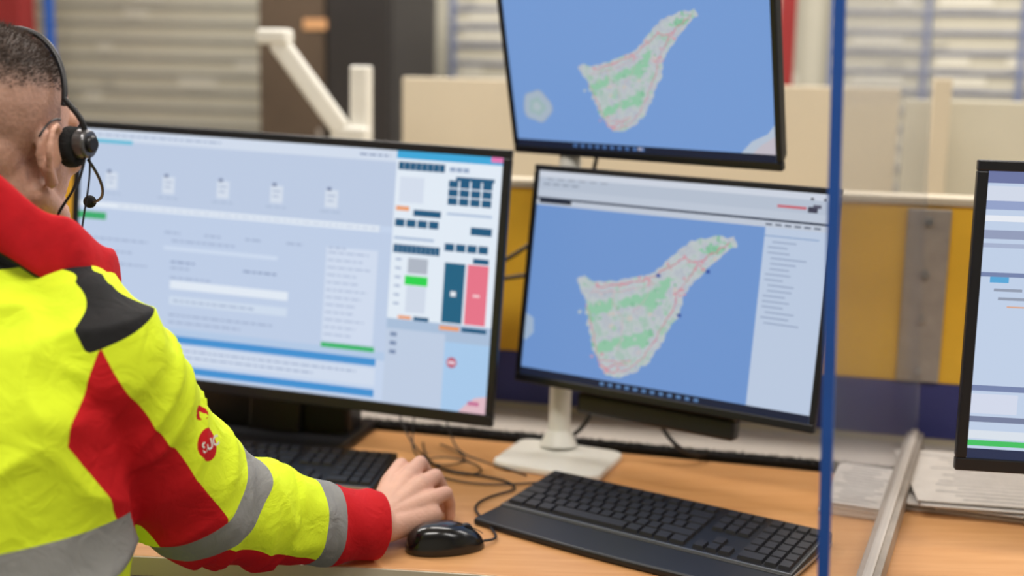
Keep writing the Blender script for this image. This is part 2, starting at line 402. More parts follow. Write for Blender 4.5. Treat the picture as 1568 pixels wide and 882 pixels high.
b_ = box('stand_foot', (-.46, 2.17, .759), (.40, .20, .016), M_black, Matrix.Rotation(math.radians(-14.3), 3, 'Z'), .006); child(b_, e)
b_ = box('stand_block', (-.44, 2.20, .80), (.34, .07, .09), M_black, Matrix.Rotation(math.radians(-14.3), 3, 'Z'), .01); child(b_, e)

ISL = [(.175, .50), (.20, .485), (.24, .505), (.31, .49), (.38, .465), (.447, .43), (.49, .365), (.532, .31), (.565, .26), (.626, .235), (.705, .22), (.716, .26), (.685, .30), (.648, .345), (.615, .40), (.585, .455), (.56, .515), (.552, .60), (.52, .68), (.497, .76), (.468, .84), (.425, .90), (.365, .945), (.31, .935), (.27, .84), (.24, .735), (.224, .625), (.20, .555)]
def island_mat():
    m = bpy.data.materials.new('map_island'); m.use_nodes = True; nt = m.node_tree; b = nt.nodes['Principled BSDF']
    tc = nt.nodes.new('ShaderNodeTexCoord'); n = nt.nodes.new('ShaderNodeTexNoise'); n.inputs['Scale'].default_value = 38; n.inputs['Detail'].default_value = 9; n.inputs['Roughness'].default_value = .75
    nt.links.new(tc.outputs['Object'], n.inputs['Vector'])
    r = nt.nodes.new('ShaderNodeValToRGB'); r.color_ramp.elements[0].position = .36; r.color_ramp.elements[1].position = .66
    r.color_ramp.elements[0].color = (*lin((156, 194, 174)), 1); r.color_ramp.elements[1].color = (*lin((196, 176, 182)), 1)
    for p_, c_ in ((.43, (168, 190, 186)), (.49, (194, 200, 204)), (.55, (172, 182, 196)), (.61, (194, 196, 200))):
        e = r.color_ramp.elements.new(p_); e.color = (*lin(c_), 1)
    nt.links.new(n.outputs['Fac'], r.inputs['Fac']); nt.links.new(r.outputs['Color'], b.inputs['Emission Color']); b.inputs['Emission Strength'].default_value = .94
    b.inputs['Base Color'].default_value = (.01, .01, .01, 1)
    return m
M_isl = island_mat()
def wobble(poly, amp, seed, sub=4, fr=40):
    out = []; n = len(poly)
    for i in range(n):
        a, b = poly[i], poly[(i+1) % n]
        for k in range(sub):
            t = k/sub; x = a[0]+(b[0]-a[0])*t; y = a[1]+(b[1]-a[1])*t
            q = noise.noise_vector(Vector((x*fr+seed, y*fr, seed)))
            out.append((x+q.x*amp, y+q.y*amp*1.4))
    return out
def inside(p, poly):
    c = False; n = len(poly); j = n-1
    for i in range(n):
        if (poly[i][1] > p[1]) != (poly[j][1] > p[1]) and p[0] < (poly[j][0]-poly[i][0])*(p[1]-poly[i][1])/(poly[j][1]-poly[i][1])+poly[i][0]: c = not c
        j = i
    return c
def island(parent, w, h, dz, tr, y0=-.004, lw=1):
    poly0 = wobble(ISL, .009, 3.1, 6, 55); poly = [tr(*p) for p in poly0]
    V = [((a-.5)*w, y0-.0007, (.5-b)*h) for a, b in poly]
    o = mesh_obj('map_island', V, [tuple(range(len(V)))[::-1]], M_isl); child(o, parent, True); shift(o, dz)
    items = []
    G = (146, 198, 168)
    greens = [[(.215, .64), (.25, .60), (.33, .57), (.40, .545), (.46, .50), (.50, .44), (.52, .455), (.505, .52), (.47, .575), (.40, .595), (.33, .61), (.27, .66), (.235, .69)],
              [(.265, .82), (.30, .77), (.36, .75), (.41, .73), (.45, .69), (.465, .72), (.44, .78), (.38, .79), (.33, .805), (.29, .85)],
              [(.585, .30), (.62, .275), (.66, .255), (.69, .25), (.685, .275), (.65, .30), (.62, .325)]]
    rn = random.Random(9)
    for k, g in enumerate(greens): items.append((G, 3, [tr(*p) for p in wobble(g, .022, 7.7+k, 7, 60)][::-1]))
    def blob(x, y, r, c, ly):
        k0 = rn.uniform(0, 50)
        items.append((c, ly, [tr(x+r*math.cos(t*.628)*(1+.5*noise.noise(Vector((k0, t*1.7, 0)))), y+1.4*r*math.sin(t*.628)*(1+.5*noise.noise(Vector((k0+9, t*1.7, 0))))) for t in range(10)][::-1]))
    for _ in range(110):
        x, y = rn.uniform(.18, .7), rn.uniform(.22, .93)
        if inside((x, y), ISL): blob(x, y, rn.uniform(.003, .011), rn.choice([(156, 198, 174), (184, 192, 202), (200, 194, 190), (170, 184, 196)]), 4)
    for _ in range(60):
        g = rn.choice(greens); p = rn.choice(g); blob(p[0]+rn.uniform(-.015, .015), p[1]+rn.uniform(-.025, .025), rn.uniform(.003, .009), rn.choice([(186, 198, 198), (132, 188, 156)]), 5)
    def strip(pts, c, t=.004, ly=6):
        q = []; t *= lw
        for a, b in zip(pts, pts[1:]):
            for k in range(6):
                x = a[0]+(b[0]-a[0])*k/6; y = a[1]+(b[1]-a[1])*k/6; nn = noise.noise_vector(Vector((x*70, y*70, 5)))
                q.append((x+nn.x*.008, y+nn.y*.012))
        for a, b in zip(q, q[1:]):
            dx, dy = b[0]-a[0], b[1]-a[1]; l = math.hypot(dx, dy) or 1; tt = t*rn.uniform(.5, 1.2); nx, ny = -dy/l*tt, dx/l*tt*1.4
            items.append((c, ly, [tr(a[0]+nx, a[1]+ny), tr(b[0]+nx, b[1]+ny), tr(b[0]-nx, b[1]-ny), tr(a[0]-nx, a[1]-ny)]))
    RD = (204, 134, 150)
    strip([(.25, .532), (.31, .512), (.38, .487), (.45, .45), (.50, .395), (.545, .35), (.60, .355), (.65, .30), (.70, .24)], RD, .0024)
    strip([(.60, .365), (.57, .43), (.54, .50), (.53, .59), (.50, .67), (.475, .75), (.445, .83), (.40, .89), (.34, .92), (.29, .89)], RD, .0020)
    strip([(.30, .90), (.275, .84), (.26, .76), (.24, .68), (.22, .60)], RD, .0016)
    strip([(.29, .87), (.36, .865), (.41, .85)], RD, .0018); strip([(.32, .91), (.35, .88), (.40, .875)], RD, .002)
    strip([(.31, .52), (.32, .60), (.36, .66), (.36, .74), (.35, .84)], (200, 176, 184), .0015); strip([(.45, .46), (.43, .56), (.38, .64)], (200, 176, 184), .0015)
    strip([(.23, .56), (.28, .55), (.35, .53), (.42, .50), (.47, .46)], (206, 164, 172), .0014)
    for _ in range(44):
        k = rn.choice([(.27, .525), (.35, .50), (.42, .47), (.51, .39), (.57, .355), (.60, .36), (.60, .37), (.575, .43), (.545, .50), (.31, .91), (.36, .90), (.28, .86)])
        blob(k[0]+rn.uniform(-.02, .02), k[1]+rn.uniform(-.02, .02), rn.uniform(.003, .006), (208, 152, 164), 7)
    o = rects_mesh('map_details', w, h, items, parent, y0); shift(o, dz)
SEA = (112, 151, 210)
e, sw, sh, dz = monitor('desk_monitor', (.251, 1.968, 1.063), -29.8, -7, .9, .524, .372, .010, chin=.014)
I = [rc(0, 0, 1, 1, SEA, 0), rc(0, 0, 1, .09, (184, 195, 212)), rc(0, 0, 1, .03, (208, 215, 228), 2), rc(0, .09, 1, .13, (192, 202, 218), 1), rc(0, .127, 1, .137, (40, 52, 74), 3),
     rc(.01, .135, .13, .155, (30, 36, 52), 3), rc(0, .137, 1, .165, (194, 203, 218), 2)]
I += [rc(.80, .165, 1, .97, (190, 205, 228), 2), rc(.0, .965, 1, 1, (24, 32, 54), 4), rc(.83, .062, .92, .074, (200, 100, 112), 3), rc(.925, .06, .955, .085, (60, 60, 80), 3), rc(.94, .05, .965, .065, (90, 90, 110), 3), rc(.97, .02, .98, .03, (80, 80, 90), 3), rc(.93, .02, .94, .03, (80, 80, 90), 3)]
for k in range(4): I.append(rc(.02+.035*k, .06, .045+.035*k, .066, (120, 130, 150), 3))
for k in range(6): I.append(rc(.03+.04*k, .035, .055+.04*k, .041, (150, 158, 174), 3))
for k in range(6): I.append(rc(.80+.03*k, .148, .82+.03*k, .156, (90, 100, 120), 4))
I += [rc(.80, .20, .97, .205, (130, 160, 200), 3)]
for k in range(16): I.append(rc(.815+rnd.choice((0, .012)), .225+.024*k, .85+rnd.uniform(.02, .09), .231+.024*k, (150, 166, 194), 4))
for k in range(12): I.append(rc(.30+.03*k, .975, .315+.03*k, .99, (90, 130, 180), 5))
for (a, b) in ((.625, .385), (.545, .60), (.46, .43)): I.append(rc(a, b, a+.014, b+.016, (50, 80, 160), 8))
I.append((((160, 182, 208)), 1, [(0, .70), (.03, .72), (.035, .79), (.01, .83), (0, .83)][::-1]))
o = rects_mesh('screen', sw, sh, I, e, -.004); shift(o, dz)
island(e, sw, sh, dz, lambda a, b: (a, b))
child(box('speaker_bar', (-.01, .03, -.208), (.28, .03, .035), M_black, bv=.006), e, True)
child(box('vesa_mount', (-.05, .07, 0), (.1, .05, .1), M_black, bv=.004), e, True)

e, sw, sh, dz = monitor('upper_monitor', (.187, 2.038, 1.428), -36, 13.5, .2, .510, .335, .010, chin=.014)
e.name = 'desk_monitor.001'
I = [rc(0, 0, 1, 1, (118, 157, 215), 0), rc(.0, .962, 1, 1, (22, 30, 52), 4), rc(.5, .97, .52, .985, (180, 180, 200), 5)]
for k in range(10): I.append(rc(.24+.03*k, .972, .255+.03*k, .988, (80, 120, 180), 5))
def isle2(s, c, ly, q): I.append((c, ly, [(.10+.062*s*math.cos(t*.2244)*(1+q*math.sin(3*t*.2244+1)), .77+.09*s*math.sin(t*.2244)*(1+q*math.cos(5*t*.2244))) for t in range(28)][::-1]))
isle2(1, (156, 172, 196), 1, .08); isle2(.9, (168, 184, 200), 2, .08); isle2(.55, (158, 184, 186), 3, .15); isle2(.28, (176, 190, 198), 4, .15)
I.append(((182, 196, 214), 1, [(.88, .965), (.92, .90), (.975, .86), (1, .81), (1, .965)])); I.append(((196, 190, 200), 2, [(.92, .965), (.95, .92), (1, .87), (1, .965)]))
o = rects_mesh('screen', sw, sh, I, e, -.004); shift(o, dz)
island(e, sw, sh, dz, lambda a, b: (.285+(a-.175)*.87, .545+(b-.5)*.83-.07*(a-.175)/.5))
child(box('vesa_mount', (-.06, .06, -.06), (.1, .04, .1), M_black, bv=.004), e, True)

# right-hand workstation monitor
e, sw, sh, dz = monitor('desk_monitor_r', (.907, 1.567, 1.100), -8, -2, 0, .62, .414, .014, chin=.018)
e.name = 'desk_monitor.002'
I = [rc(0, 0, 1, 1, (196, 212, 236), 0), rc(0, 0, 1, .04, (110, 120, 165), 1), rc(0, .05, 1, .10, (214, 222, 238), 1), rc(0, .10, 1, .13, (150, 165, 205), 1), rc(0, .15, 1, .17, (236, 240, 248), 1), rc(0, .20, .4, .23, (150, 160, 190), 1), rc(0, .245, 1, .26, (170, 182, 210), 1),
     rc(.0, .345, .3, .36, (120, 135, 175), 1), rc(.02, .36, .06, .38, (90, 170, 220), 2), rc(.03, .40, .09, .41, (150, 160, 180), 2), rc(.04, .43, .10, .44, (150, 160, 180), 2), rc(.06, .46, .12, .465, (225, 170, 140), 2),
     rc(0, .74, 1, .76, (120, 135, 175), 1), rc(0, .77, .1, .84, (215, 222, 240), 1), rc(0, .85, 1, .87, (120, 130, 160), 1), rc(0, .90, 1, .93, (222, 230, 240), 1), rc(0, .935, 1, .955, (70, 195, 100), 2), rc(0, .965, 1, 1, (40, 50, 80), 2)]
o = rects_mesh('screen', sw, sh, I, e, -.004); shift(o, dz)
child(box('stand_neck', (.0, .08, -.20), (.07, .03, .26), M_black, bv=.005), e, True)
child(box('stand_foot', (.925, 1.66, .757), (.26, .20, .014), M_black, None, .005), e)

# white monitor pole on plate
e = empty('monitor_pole_stand', (.087, 2.06, .75))
poly = []
for cx, cy, a0 in ((.07, .055, 0), (-.07, .055, 90), (-.07, -.055, 180), (.07, -.055, 270)):
    for k in range(6):
        a = math.radians(a0+k*18); poly.append((cx+.03*math.cos(a), cy+.02*math.sin(a)))
Rz = Matrix.Rotation(math.radians(-22), 3, 'Z')
pp = [Rz @ Vector((x*.95, y, 0))+Vector((.085, 2.03, 0)) for x, y in poly]
child(prism('base_plate', [(p.x, p.y) for p in pp], .7505, .764, M_white, .004), e)
v, f = cyl((.087, 2.085, .764), (.087, 2.09, .79), .034, .022, 28); child(mesh_obj('collar', v, f, M_white, smooth=False), e)
v, f = cyl((.087, 2.088, .765), (.10, 2.195, 1.40), .019, .019, 28); child(mesh_obj('pole', v, f, M_white), e)
v, f = cyl((.10, 2.17, 1.07), (.215, 2.06, 1.07), .014); child(mesh_obj('arm_low', v, f, M_black), e)
v, f = cyl((.10, 2.19, 1.34), (.165, 2.12, 1.36), .014); child(mesh_obj('arm_high', v, f, M_black), e)

# ------------------------------------------------------------ keyboards
def keyboard(name, bl, e1, e2, W, D, palm):
    e1 = Vector((*e1, 0)).normalized(); e2 = Vector((*e2, 0)).normalized()
    R = Matrix((e1, -e2, Vector((0, 0, 1)))).transposed().to_4x4()
    e = empty(name, (*bl, .7502), R)
    kd = D-palm
    def wedge(x0, x1, y0, y1, za, zb, b=0):   # y negative toward the user
        return [Vector((x0, y0, b)), Vector((x1, y0, b)), Vector((x1, y1, b)), Vector((x0, y1, b)), Vector((x0, y0, za)), Vector((x1, y0, za)), Vector((x1, y1, zb)), Vector((x0, y1, zb))], [(0, 1, 2, 3), (7, 6, 5, 4), (0, 4, 5, 1), (1, 5, 6, 2), (2, 6, 7, 3), (3, 7, 4, 0)]
    v, f = wedge(0, W, 0, -kd, .024, .012); child(bevel(mesh_obj('chassis', v, f, M_kb), .004, 3), e, True)
    if palm:
        pl = []
        for k in range(13):
            t = k/12; x = W*t; pl.append((x, -kd-palm*(.86+.14*math.sin(math.pi*t))))
        poly = [(0, -kd), (W, -kd)]+pl[::-1]
        child(bevel(prism('palm_rest', [(a, b) for a, b in poly][::-1], .0, .011, M_palm), .004, 3), e, True)
        child(box('silver_line', (W*.5, -kd+.003, .0125), (W*.985, .0025, .003), M_silver), e, True)
        child(box('silver_end', (W-.0005, -kd*.5, .008), (.003, kd*.96, .004), M_silver), e, True)
    else:
        child(box('silver_line', (W*.5, -kd+.002, .012), (W*.98, .004, .004), M_silver), e, True)
    keys = []
    p = W/23.6; rp = (kd-.022)/6.3
    def key(x0, x1, yc, dy):
        t = -yc/kd; z = .024-.012*t; g = .0009
        a, b = x0+g, x1-g; c0, c1 = yc+dy/2-g, yc-dy/2+g
        b_ = [Vector((a, c0, z-.002)), Vector((b, c0, z-.002)), Vector((b, c1, z-.002)), Vector((a, c1, z-.002))]
        s = .0018; tp = [Vector((a+s, c0-s*.6, z+.0055)), Vector((b-s, c0-s*.6, z+.0055)), Vector((b-s, c1+s, z+.004)), Vector((a+s, c1+s, z+.004))]
        keys.append((b_+tp, [(7, 6, 5, 4), (0, 4, 5, 1), (1, 5, 6, 2), (2, 6, 7, 3), (3, 7, 4, 0)]))
    x_l = p*.4
    lay = [[1, -.9, 1, 1, 1, 1, -.4, 1, 1, 1, 1, -.4, 1, 1, 1, 1],
           [1]*13+[2], [1.5]+[1]*12+[1.5], [1.8]+[1]*12+[1.2], [1.3]+[1]*11+[2.7], [1.4, 1.2, 1.3, 6.2, 1.2, 1.2, 1.2, 1.3]]
    for r, row in enumerate(lay):
        yc = -.012-rp*(r+.5)-(.004 if r else 0); x = x_l
        for k in row:
            if k < 0: x += -k*p; continue
            key(x, x+k*p, yc, rp); x += k*p
        nx = x_l+15.5*p
        nav = [1, 1, 1] if r in (0, 1, 2) else ([0, 1, 0] if r == 4 else ([1, 1, 1] if r == 5 else []))
        for i, k in enumerate(nav):
            if k: key(nx+i*p, nx+(i+1)*p, yc, rp)
        nx = x_l+18.9*p
        for i in range(4):
            if not (r == 5 and i == 1): key(nx+i*p, nx+(i+1+(1 if r == 5 and i == 0 else 0))*p, yc, rp)
    v, f = merge(keys); child(mesh_obj('keys', v, f, M_key), e, True)
    return e
keyboard('keyboard', (.075, 1.926), (.838, -.545), (-.545, -.838), .462, .240, .078)
keyboard('keyboard', (-.628, 2.075), (.985, -.172), (-.172, -.985), .45, .155, 0).name = 'keyboard.001'

# ------------------------------------------------------------ mouse
e = empty('computer_mouse', (-.086, 1.640, .7502), Matrix.Rotation(math.radians(15), 4, 'Z'))
V, F = [], []; NU, NV = 32, 12
for j in range(NV+1):
    ph = j/NV*math.pi/2
    for i in range(NU):
        a = 2*math.pi*i/NU
        cx, cy = math.cos(a), math.sin(a)
        L_, W_ = .056, .0315
        x = L_*math.copysign(abs(cx)**.85, cx); y = W_*math.copysign(abs(cy)**.85, cy)*(1-.12*abs(cx)*(1 if cx > 0 else .3))
        c = math.cos(ph)**.55 if ph < math.pi/2-1e-6 else 0
        zz = .037*math.sin(ph)**.9*(1-.16*(x*c/L_)-.22*(x*c/L_)**2)
        V.append((x*c, y*c, zz+.001))
for j in range(NV):
    for i in range(NU): F.append((j*NU+i, j*NU+(i+1) % NU, (j+1)*NU+(i+1) % NU, (j+1)*NU+i))
F.append(tuple(range(NU))[::-1])
M_mouse = mat('mouse_gloss', (14, 14, 18), .2, coat=.3)
child(mesh_obj('shell', V, F, M_mouse, smooth=True), e, True)
v, f = cyl((.030, -.004, .024), (.030, .004, .024), .010, n=20); child(mesh_obj('scroll_wheel', v, f, M_key), e, True)
wire('button_seam', [(.054, 0, .018), (.045, 0, .0255), (.03, 0, .0315), (.015, 0, .0352), (0, 0, .0372)], .0006, M_key, e, True)
wire('mouse_cable', [(-.032, 1.655, .757), (-.01, 1.665, .755), (-.02, 1.70, .754), (-.03, 1.74, .754), (-.06, 1.80, .754), (-.02, 1.86, .754), (.02, 1.88, .754), (.0, 1.93, .754), (-.08, 1.96, .754), (-.14, 1.99, .754), (-.15, 2.09, .763)], .0019, M_black, e)
cb = empty('cable_bundle', (-.1, 2.05, .755))
for nm, p in {
    'loop_a': [(-.22, 2.15, .90), (-.20, 2.12, .80), (-.15, 2.0, .755), (-.06, 1.93, .755), (-.03, 1.98, .755), (-.10, 2.05, .755), (-.16, 2.02, .755), (-.13, 1.93, .755), (-.02, 1.88, .755), (.08, 1.93, .755)],
    'loop_b': [(-.16, 2.14, .88), (-.17, 2.10, .78), (-.17, 2.02, .756), (-.10, 1.97, .756), (-.05, 2.03, .756), (-.12, 2.1, .758)],
    'vertical': [(-.13, 2.15, .89), (-.12, 2.13, .82), (-.10, 2.09, .766), (-.08, 2.04, .756), (-.02, 2.0, .755), (.03, 1.95, .755)]}.items():
    wire(nm, p, .0016, M_black, cb)
for nm, p in {
    'monitor_lead_a': [(.16, 2.16, .90), (.155, 2.14, .85), (.145, 2.12, .80), (.115, 2.11, .775), (.10, 2.13, .765)],
    'monitor_lead_b': [(.24, 2.09, .89), (.25, 2.07, .83), (.27, 2.05, .79), (.31, 2.03, .765), (.35, 2.07, .76)],
    'gap_lead_a': [(-.04, 2.20, 1.06), (.0, 2.21, 1.075), (.03, 2.22, 1.10), (.06, 2.22, 1.12)],
    'gap_lead_b': [(-.04, 2.20, 1.035), (.0, 2.21, 1.04), (.04, 2.22, 1.045)],
    'top_lead': [(.14, 2.19, 1.30), (.15, 2.17, 1.26), (.13, 2.17, 1.22)]}.items():
    wire(nm, p, .0038, M_black, cb)

# ------------------------------------------------------------ papers
def papers(name, cx, cy, rot, n, w, h, z=.7505, seed=1, jit=6):
    rnd = random.Random(seed); e = empty(name, (cx, cy, z)); L = []; P = []
    for i in range(n):
        R = Matrix.Rotation(math.radians(rot+rnd.uniform(-jit, jit)), 3, 'Z'); c = (cx+rnd.uniform(-.02, .02)*jit/6, cy+rnd.uniform(-.02, .02)*jit/6, z+.0015+i*.0024)
        L.append(boxg(c, (w, h, .0022), R))
    for k in range(14):
        yy = -h/2+h*(k+1)/15; P.append(boxg(Vector((cx, cy, z+n*.0024+.0006))+R @ Vector((rnd.uniform(-.01, .01), yy, 0)), (w*rnd.uniform(.5, .85), .003, .0004), R))
    v, f = merge(L); child(mesh_obj('sheets', v, f, M_paper), e); v, f = merge(P); child(mesh_obj('print_lines', v, f, M_print), e)
papers('paper_stack', .815, 1.92, -14, 9, .30, .26, seed=4)
papers('paper_stack.001', 1.13, 1.86, -8, 7, .28, .25, seed=5)
papers('paper_stack.002', .560, 1.895, -22.4, 8, .085, .21, seed=6, jit=1)

# ============================================================ PERSON
man = empty('seated_dispatcher_man', (-.62, 1.32, 0))
f2 = Vector((.62, .785, 0)).normalized(); r2 = Vector((f2.y, -f2.x, 0)); NK = Vector((-.578, 1.385, 1.17)); UP = Vector((0, 0, 1))
def ring(c, w, dpt, n=40, p=2.4, fo=0):
    out = []
    for i in range(n):
        a = 2*math.pi*i/n; ca, sa = math.cos(a), math.sin(a)
        x = w*math.copysign(abs(ca)**(2/p), ca); y = dpt*math.copysign(abs(sa)**(2/p), sa)
        out.append(Vector(c)+r2*x+f2*(y+fo))
    return out
torso = loft([ring((-.650, 1.275, .60), .205, .160), ring((-.645, 1.28, .64), .215, .172, fo=.008), ring((-.632, 1.295, .74), .212, .172, fo=.014), ring((-.618, 1.315, .86), .204, .156, fo=.010),
              ring((-.605, 1.335, .97), .198, .140), ring((-.594, 1.352, 1.05), .190, .130), ring((-.586, 1.366, 1.12), .155, .112), ring((-.580, 1.378, 1.165), .108, .094), ring((-.578, 1.382, 1.185), .090, .085)])
S = [Vector(p) for p in ((-.443, 1.325, 1.085), (-.425, 1.375, .998), (-.379, 1.44, .884), (-.315, 1.51, .842), (-.240, 1.57, .808), (-.172, 1.615, .792))]
SR = [.074, .079, .078, .068, .053, .045]
LS = [Vector(p) for p in ((-.708, 1.50, 1.085), (-.745, 1.56, .97), (-.755, 1.61, .872), (-.735, 1.70, .835), (-.70, 1.785, .808), (-.672, 1.835, .795))]
parts = [torso, ell(NK-f2*.040+UP*-.015, (.098, .062, .075), Matrix((r2, f2, UP)).transposed())]+chain(S, SR)+chain(LS, SR)
parts += chain([NK+Vector((0, 0, -.035)), S[0].lerp(NK, .5)+Vector((0, 0, .010)), S[0]], [.055, .066, .074])
parts += chain([NK+Vector((0, 0, -.035)), LS[0].lerp(NK, .5)+Vector((0, 0, .010)), LS[0]], [.055, .066, .074])
jk = union('jacket', parts, .0055, M_black, smooth=10)
me = jk.data
bm = bmesh.new(); bm.from_mesh(me)
for ch in (S, LS):
    d = (ch[5]-ch[4]).normalized(); p = ch[5]-d*.010
    g = [v for v in bm.verts if (v.co-ch[5]).length < .12]; gs = set(g)
    ed = [q for q in bm.edges if q.verts[0] in gs and q.verts[1] in gs]; fc = [q for q in bm.faces if all(v in gs for v in q.verts)]
    bmesh.ops.bisect_plane(bm, geom=g+ed+fc, plane_co=p, plane_no=d, clear_outer=True)
bm.to_mesh(me); bm.free(); me.update()
def near_chain(p, ch, rs):
    best = (9, 0, 0)
    L = 0
    for i in range(len(ch)-1):
        a, b = ch[i], ch[i+1]; ab = b-a; l = ab.length
        t = max(0, min(1, (p-a).dot(ab)/l/l)); q = a+ab*t; dd = (p-q).length-(rs[i]+(rs[i+1]-rs[i])*t)
        if dd < best[0]: best = (dd, L+l*t, (p-q))
        L += l
    return best
def ridged(v): return (1-abs(noise.noise(v)))**3
cos = [v.co.copy() for v in me.vertices]; nrs = [v.normal.copy() for v in me.vertices]
info = []
for i, (p, n) in enumerate(zip(cos, nrs)):
    rr_ = near_chain(p, S, SR); ll_ = near_chain(p, LS, SR)
    dd, al, off = rr_ if rr_[0] < ll_[0] else ll_
    arm = max(0, min(1, (.03-dd)/.03))
    wa = (ridged(Vector((al*19+off.z*12, off.x*8, off.z*8+3)))-.45)*.0095 + noise.noise(p*26)*.0022
    wt = (ridged(Vector((p.x*8+p.z*4, p.y*8, p.z*9-p.x*5)))-.45)*.014 + noise.noise(p*16)*.004
    fade = 1
    if al > .42 and arm > 0: fade = .6
    if p.z > 1.17: wt *= .3
    me.vertices[i].co = p+n*(wa*arm*fade+wt*(1-arm))
    info.append((rr_[0], ll_[0], rr_[1], ll_[1], arm))
me.update()
aR, aK, aG = [], [], []
nB = Vector((.2, .65, -.73)).normalized(); pB = Vector((-.340, 1.405, .903))
nC = Vector((.8, .55, -.2)).normalized(); pC = Vector((-.250, 1.540, .845))
nR = Vector((.89, .09, .445)).normalized(); pR = Vector((-.428, 1.27, 1.115))
lp = min(range(len(cos)), key=lambda i: (cos[i]-Vector((-.342, 1.362, .984))).length)
LP = me.vertices[lp].co.copy(); LN = nrs[lp]
LP2 = LP+Vector((-.004, -.000, .036))
for v, (dr, dl, ar, al, arm) in zip(me.vertices, info):
    p = v.co; s = (p-NK).dot(r2); t = (p-NK).dot(f2)
    onR = dr < .028 and dr <= dl; onL = dl < .028 and dl < dr
    sa = max(0, abs(s)-.095)
    blk = min(p.z-(1.190-9.5*sa*sa), p.z-.37*t-1.115)
    red = -1; gry = -1
    hB = (p-pB).dot(nB); hC = (p-pC).dot(nC)
    if p.x > -.60:
        rg = .028-dr
        gb1 = min(hB, .040-hB, rg, -(hC+.02)); gb2 = min(hC, .034-hC, rg)
        gry = max(gb1, gb2)
        xL = -.453+(1.2 if p.z > .97 else 4.0)*(p.z-.97)**2
        r1 = min(-(p-pR).dot(nR), (p.x-xL), 1.12-p.z, -hB, .05-dr)
        r3 = min(.612-(p.z+.7*p.x), hB-.040, -hC, rg)
        r4 = min(hC-.034, rg)
        red = max(r1, r3, r4)
        red = max(red, .0195-(p-LP).length, min(.012-(p-LP2).length, (p-LP2).length-.007, (p-LP2).z*.8+.006))
    else:
        gb = max(min(al-.25, .30-al), min(al-.43, .465-al)); gry = min(gb, .028-dl)
        red = max(min(al-.465, .028-dl), min(al-.08, .25-al, s*-1-.19))
    tb = min(p.z-.868, .925-p.z, (.02 if not (onR or onL) else -.01), dr-.004 if p.x > -.6 else dl-.004)
    gry = max(gry, tb)
    hem = min(p.z-.66, .715-p.z, dr-.01)
    gry = max(gry, hem)
    aR.append(red); aK.append(blk); aG.append(gry)
for nm, vals in (('c_red', aR), ('c_black', aK), ('c_grey', aG)):
    at = me.attributes.new(nm, 'FLOAT', 'POINT'); at.data.foreach_set('value', vals)
def jacket_mat():
    m = bpy.data.materials.new('hi_vis_fabric'); m.use_nodes = True; nt = m.node_tree; b = nt.nodes['Principled BSDF']
    def att(n):
        a = nt.nodes.new('ShaderNodeAttribute'); a.attribute_name = n
        g = nt.nodes.new('ShaderNodeMath'); g.operation = 'GREATER_THAN'; g.inputs[1].default_value = 0
        nt.links.new(a.outputs['Fac'], g.inputs[0]); return g.outputs[0]
    def mix(fac, a, bcol):
        x = nt.nodes.new('ShaderNodeMix'); x.data_type = 'RGBA'; nt.links.new(fac, x.inputs[0])
        if isinstance(a, tuple): x.inputs[6].default_value = (*a, 1)
        else: nt.links.new(a, x.inputs[6])
        x.inputs[7].default_value = (*bcol, 1); return x.outputs[2]
    fr, fk, fg = att('c_red'), att('c_black'), att('c_grey')
    c = mix(fr, lin((218, 238, 42)), lin((196, 22, 30)))
    c = mix(fk, c, lin((30, 30, 32))); c = mix(fg, c, lin((146, 146, 144)))
    nt.links.new(c, b.inputs['Base Color']); b.inputs['Roughness'].default_value = .78; b.inputs['Specular IOR Level'].default_value = .25
    c2 = mix(fr, (.70, .86, .04), (.35, .004, .01)); c2 = mix(fk, c2, (0, 0, 0)); c2 = mix(fg, c2, (0, 0, 0))
    nt.links.new(c2, b.inputs['Emission Color']); b.inputs['Emission Strength'].default_value = .07   # fluorescent dye
    tc = nt.nodes.new('ShaderNodeTexCoord')
    n1 = nt.nodes.new('ShaderNodeTexNoise'); n1.inputs['Scale'].default_value = 22; n1.inputs['Detail'].default_value = 3; n1.inputs['Distortion'].default_value = 1.5
    n2 = nt.nodes.new('ShaderNodeTexNoise'); n2.inputs['Scale'].default_value = 600
    ad = nt.nodes.new('ShaderNodeMath'); ad.operation = 'MULTIPLY_ADD'; ad.inputs[1].default_value = .08
    nt.links.new(tc.outputs['Object'], n1.inputs['Vector']); nt.links.new(tc.outputs['Object'], n2.inputs['Vector'])
    nt.links.new(n2.outputs['Fac'], ad.inputs[0]); nt.links.new(n1.outputs['Fac'], ad.inputs[2])
    bp = nt.nodes.new('ShaderNodeBump'); bp.inputs['Strength'].default_value = .5; bp.inputs['Distance'].default_value = .008
    nt.links.new(ad.outputs[0], bp.inputs['Height']); nt.links.new(bp.outputs['Normal'], b.inputs['Normal'])
    return m
me.materials.clear(); me.materials.append(jacket_mat()); me.shade_smooth(); child(jk, man)
tc_ = bpy.data.curves.new('badge_lettering', 'FONT'); tc_.body = 'SUC'; tc_.size = .0165; tc_.extrude = .0002; tc_.offset = .0004; tc_.align_x = 'CENTER'; tc_.align_y = 'CENTER'
to = link(bpy.data.objects.new('t', tc_)); dg = bpy.context.evaluated_depsgraph_get(); tm = bpy.data.meshes.new_from_object(to.evaluated_get(dg)); bpy.data.objects.remove(to)
zx = LN.normalized(); upv = Vector((-.28, -.0, .95)); xx = upv.cross(zx).normalized(); yy = zx.cross(xx)
Mx = Matrix((xx, yy, zx)).transposed().to_4x4(); Mx.translation = LP+zx*.0025
tm.transform(Mx); tm.materials.append(M_white); child(link(bpy.data.objects.new('badge_lettering', tm)), man)

